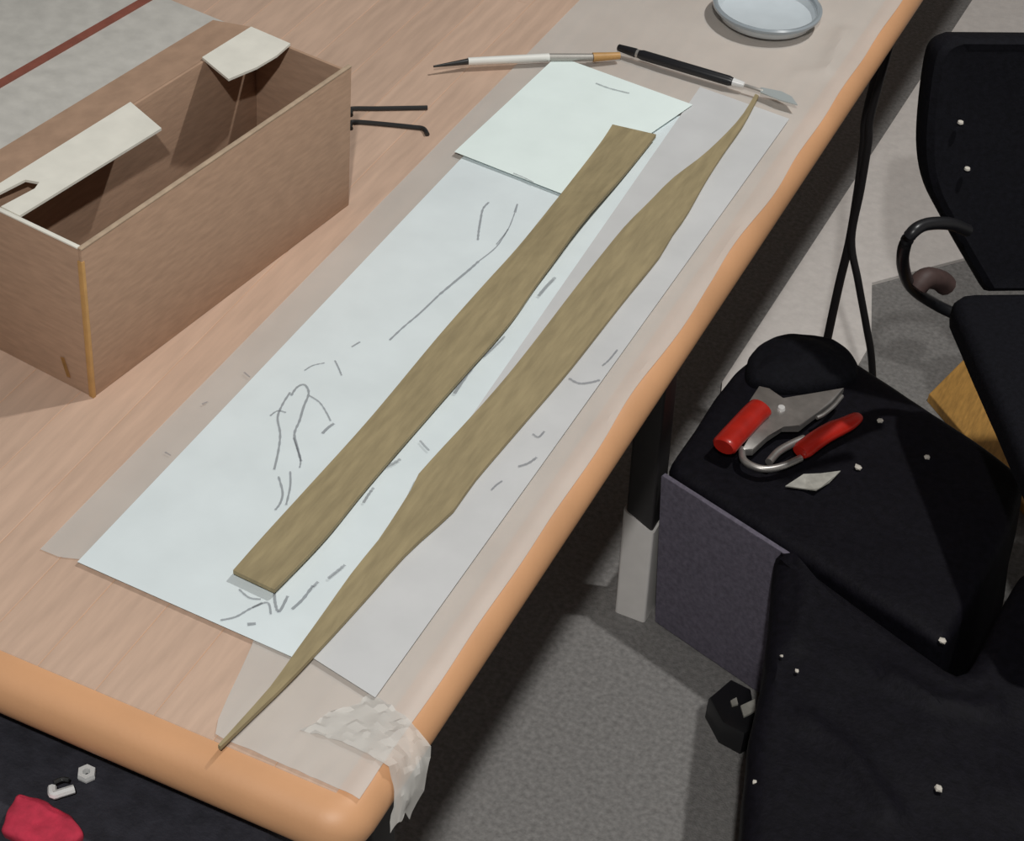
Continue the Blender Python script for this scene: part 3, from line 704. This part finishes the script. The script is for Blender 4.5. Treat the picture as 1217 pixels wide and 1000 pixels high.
# ochre board on the floor
ob = [(0.0550, 1.5529, 0.0120), (0.0771, 1.6597, 0.0120), (0.2947, 1.5111, 0.0120), (0.2772, 1.3540, 0.0120)]
tag(obj('ochre_board', prism_bm(xy(ob), 0.0, 0.014, bevel=0.002), 'ochre_wood', smooth=False), 'ochre wooden board on the floor between tool bag and chair', 'board')

# ---------------------------------------------------------------- office chair
D = Vector((0.5270, -0.8499, 0.0000)); Rr = Vector((0.8499, 0.5270, 0.0000)); LEAN = Vector((-0.1514, 0.2442, 0.9578)); S0 = Vector((0.0813, 1.2144, 0.4200)); NB = Vector((0.5047, -0.8140, 0.2873))
ctr = S0 + D * 0.20 + Rr * 0.262
chair = thing('office_chair', 'black office chair with a looped armrest standing on the mat', 'chair', (ctr.x, ctr.y, 0))
CL = Vector((ctr.x, ctr.y, 0))
def ch(p): return Vector(p) - CL
seat_poly = [(S0 + D * a + Rr * b - CL)[:2] for a, b in ((0.0, 0.012), (0.42, 0.012), (0.42, 0.51), (0.0, 0.51))]
obj('seat', soft_prism(seat_poly, 0.388, 0.42, r=0.014, n=120, amp=0.001, round_r=0.03, rings=8), 'black_fab', chair)
bo = [ch(p) for p in [(0.1453, 1.2507, 0.4154), (0.1319, 1.2425, 0.4155), (0.0960, 1.2365, 0.4615), (0.0704, 1.2326, 0.4954), (0.0455, 1.2296, 0.5306), (0.0293, 1.2324, 0.5671), (0.0187, 1.2410, 0.6101), (0.0104, 1.2551, 0.6646), (0.0121, 1.2632, 0.6845), (0.0241, 1.2734, 0.6924), (0.0666, 1.3008, 0.6953)]]
axis = bo[5] + Rr * 0.25
def mirror(p):
    dd = (p - axis).dot(Rr); return p - Rr * (2 * dd)
outl = smooth_path(bo[1:-1], 4)
ring = outl + [mirror(p) for p in reversed(outl)]
bm = bmesh.new(); rows = []
back = NB.normalized() * (-1 if NB.dot(D) > 0 else 1)
cen = sum(ring, Vector((0, 0, 0))) / len(ring)
for dpt, s in ((0.004, 0.90), (0.0, 0.955), (0.004, 0.985), (0.014, 1.0), (0.034, 0.995), (0.044, 0.96)):
    rows.append([bm.verts.new(cen + (p - cen) * s + back * dpt) for p in ring])
for a, b in zip(rows, rows[1:]):
    for k in range(len(ring)): bm.faces.new((a[k], a[(k + 1) % len(ring)], b[(k + 1) % len(ring)], b[k]))
bm.faces.new(rows[0][::-1]); bm.faces.new(rows[-1])
bkr = obj('backrest', bm, 'black_fab', chair)
for p in ((0.0517, 1.2599, 0.6057), (0.0717, 1.2548, 0.5561)):  # pale lint stuck to the backrest, built as part of it
    q = ch(p) - back * 0.004
    t_ = obj('lint_speck', lathe_bm([(0, 0.003), (0.003, 0.002), (0.0035, 0), (0, -0.003)], 10, c=tuple(q)), 'crumb', bkr)
al = [ch(p) for p in ((0.1062, 1.1412, 0.5550), (0.0890, 1.1201, 0.5700), (0.0692, 1.0980, 0.5750), (0.0599, 1.0814, 0.5700), (0.0553, 1.0864, 0.5450), (0.0547, 1.1179, 0.5000), (0.0599, 1.1682, 0.4450), (0.0825, 1.2149, 0.4000), (0.1196, 1.2272, 0.3850))]
al = smooth_path(al, 6)
obj('armrest', tube_bm(al, 0.0068, 12), 'black_pl', chair)
obj('armrest', tube_bm([p + Rr * 0.0 - Rr * (2 * (p - Vector((0, 0, 0))).dot(Rr)) for p in al], 0.0068, 12), 'black_pl', chair)
ap = [ch(p) for p in ((0.0658, 1.1546, 0.4550), (0.0723, 1.1642, 0.4650), (0.0834, 1.1876, 0.4520), (0.0923, 1.2003, 0.4380))]
o = obj('armrest_joint', tube_bm(smooth_path(ap, 4), [0.007] + [0.012] * 11 + [0.007], 12), 'mauve', chair); o['label'] = 'dull reddish joint'
obj('back_support', tube_bm([(cen + back * 0.05), Vector((0, 0, 0.40)) - D * 0.19, Vector((0, 0, 0.35)) - D * 0.05], 0.016, 10, 0.5), 'black_pl', chair)
obj('gas_column', lathe_bm([(0, 0.02), (0.028, 0.02), (0.028, 0.2), (0.018, 0.21), (0.018, 0.36), (0.07, 0.368), (0.07, 0.389), (0, 0.389)], 24), 'black_pl', chair)
obj('pedestal', lathe_bm([(0, 0), (0.135, 0), (0.14, 0.004), (0.135, 0.012), (0.06, 0.024), (0.03, 0.03), (0, 0.03)], 40), 'black_pl', chair)

# ---------------------------------------------------------------- cords hanging from the bench
c1 = [(-0.0648, 1.3600, 0.6501), (-0.0696, 1.3600, 0.5260), (-0.0656, 1.3600, 0.4838), (-0.0609, 1.3600, 0.4205), (-0.0579, 1.3600, 0.3481), (-0.0591, 1.3600, 0.2842), (-0.0592, 1.3600, 0.2118), (-0.0583, 1.3600, 0.1371), (-0.0547, 1.3600, 0.0315)]
tag(obj('power_cord', tube_bm(smooth_path(c1, 6), 0.0054, 10), 'cord'), 'black cord hanging straight down from the bench edge', 'cord')
c2 = [(-0.0552, 1.3450, 0.6602), (-0.0616, 1.3450, 0.5366), (-0.0577, 1.3450, 0.4948), (-0.0548, 1.3450, 0.4314), (-0.0529, 1.3450, 0.3592), (-0.0338, 1.3450, 0.3036), (-0.0111, 1.3450, 0.2413), (0.0046, 1.3450, 0.1943), (0.0311, 1.3450, 0.0806)]
tag(obj('power_cord', tube_bm(smooth_path(c2, 6), 0.0046, 10), 'cord'), 'thinner black cord swinging out to the right towards the ochre board', 'cord')

# ---------------------------------------------------------------- stool tucked under the near edge of the bench
st = thing('black_stool', 'black padded stool tucked under the near bench edge', 'stool', (-0.27, -0.10, 0))
obj('seat', soft_prism(corner_round([(-0.20, -0.20), (0.20, -0.20), (0.20, 0.20), (-0.20, 0.20)], 0.05), 0.622, 0.672, r=0.018, n=120, amp=0.0015, rings=10), 'stool_fab', st)
for dx in (-0.16, 0.16):
    for dy in (-0.16, 0.16):
        obj('leg', tube_bm([(dx * 1.1, dy * 1.1, 0.0), (dx * 0.95, dy * 0.95, 0.625)], 0.013, 12), 'black_pl', st)
for a, b in (((-0.168, -0.168), (0.168, -0.168)), ((-0.168, 0.168), (0.168, 0.168))):
    obj('rung', tube_bm([(a[0], a[1], 0.2), (b[0], b[1], 0.2)], 0.009, 10), 'black_pl', st)
br = (-0.2139, 0.0073, 0.6760)
clip = thing('steel_clip', 'bent bright steel clip lying on the black stool', 'clip', br)
obj('clip_base', tube_bm(smooth_path(flatten(rel([(-0.2196, 0.0037, 0.6800), (-0.2154, -0.0012, 0.6800), (-0.2120, 0.0023, 0.6800), (-0.2064, 0.0093, 0.6800)], br), 0.004), 4), 0.0030, 8), 'steel_bright', clip)
obj('clip_arm', tube_bm(smooth_path(flatten(rel([(-0.2194, 0.0053, 0.6800), (-0.2163, 0.0103, 0.6800), (-0.2121, 0.0118, 0.6800)], br), 0.007), 4), 0.0016, 8), 'dark_steel', clip)
wn = (-0.2086, 0.0263, 0.6760)
bm = bmesh.new(); add_lathe(bm, [(0.0028, 0), (0.0062, 0), (0.0066, 0.002), (0.0062, 0.005), (0.0028, 0.005), (0.0028, 0)], 6)
o = obj('hex_nut', bm, 'steel_bright', smooth=False); o.location = (wn[0], wn[1], 0.6735)
tag(o, 'small bright hex nut beside the steel clip on the stool', 'nut')
rc = [(-0.2386, -0.0085, 0.6800), (-0.2204, -0.0063, 0.6800), (-0.1979, -0.0065, 0.6800), (-0.1803, -0.0168, 0.6800), (-0.1912, -0.0380, 0.6800), (-0.2288, -0.0397, 0.6800)]
tag(obj('red_cloth', soft_prism(xy(rc), 0.6705, 0.679, r=0.003, n=60, amp=0.002, freq=60, round_r=0.004, rings=8), 'red_cloth'), 'folded red cloth at the corner of the black stool', 'cloth')

for p, r, lb in CR: crumb(p, r, lb)
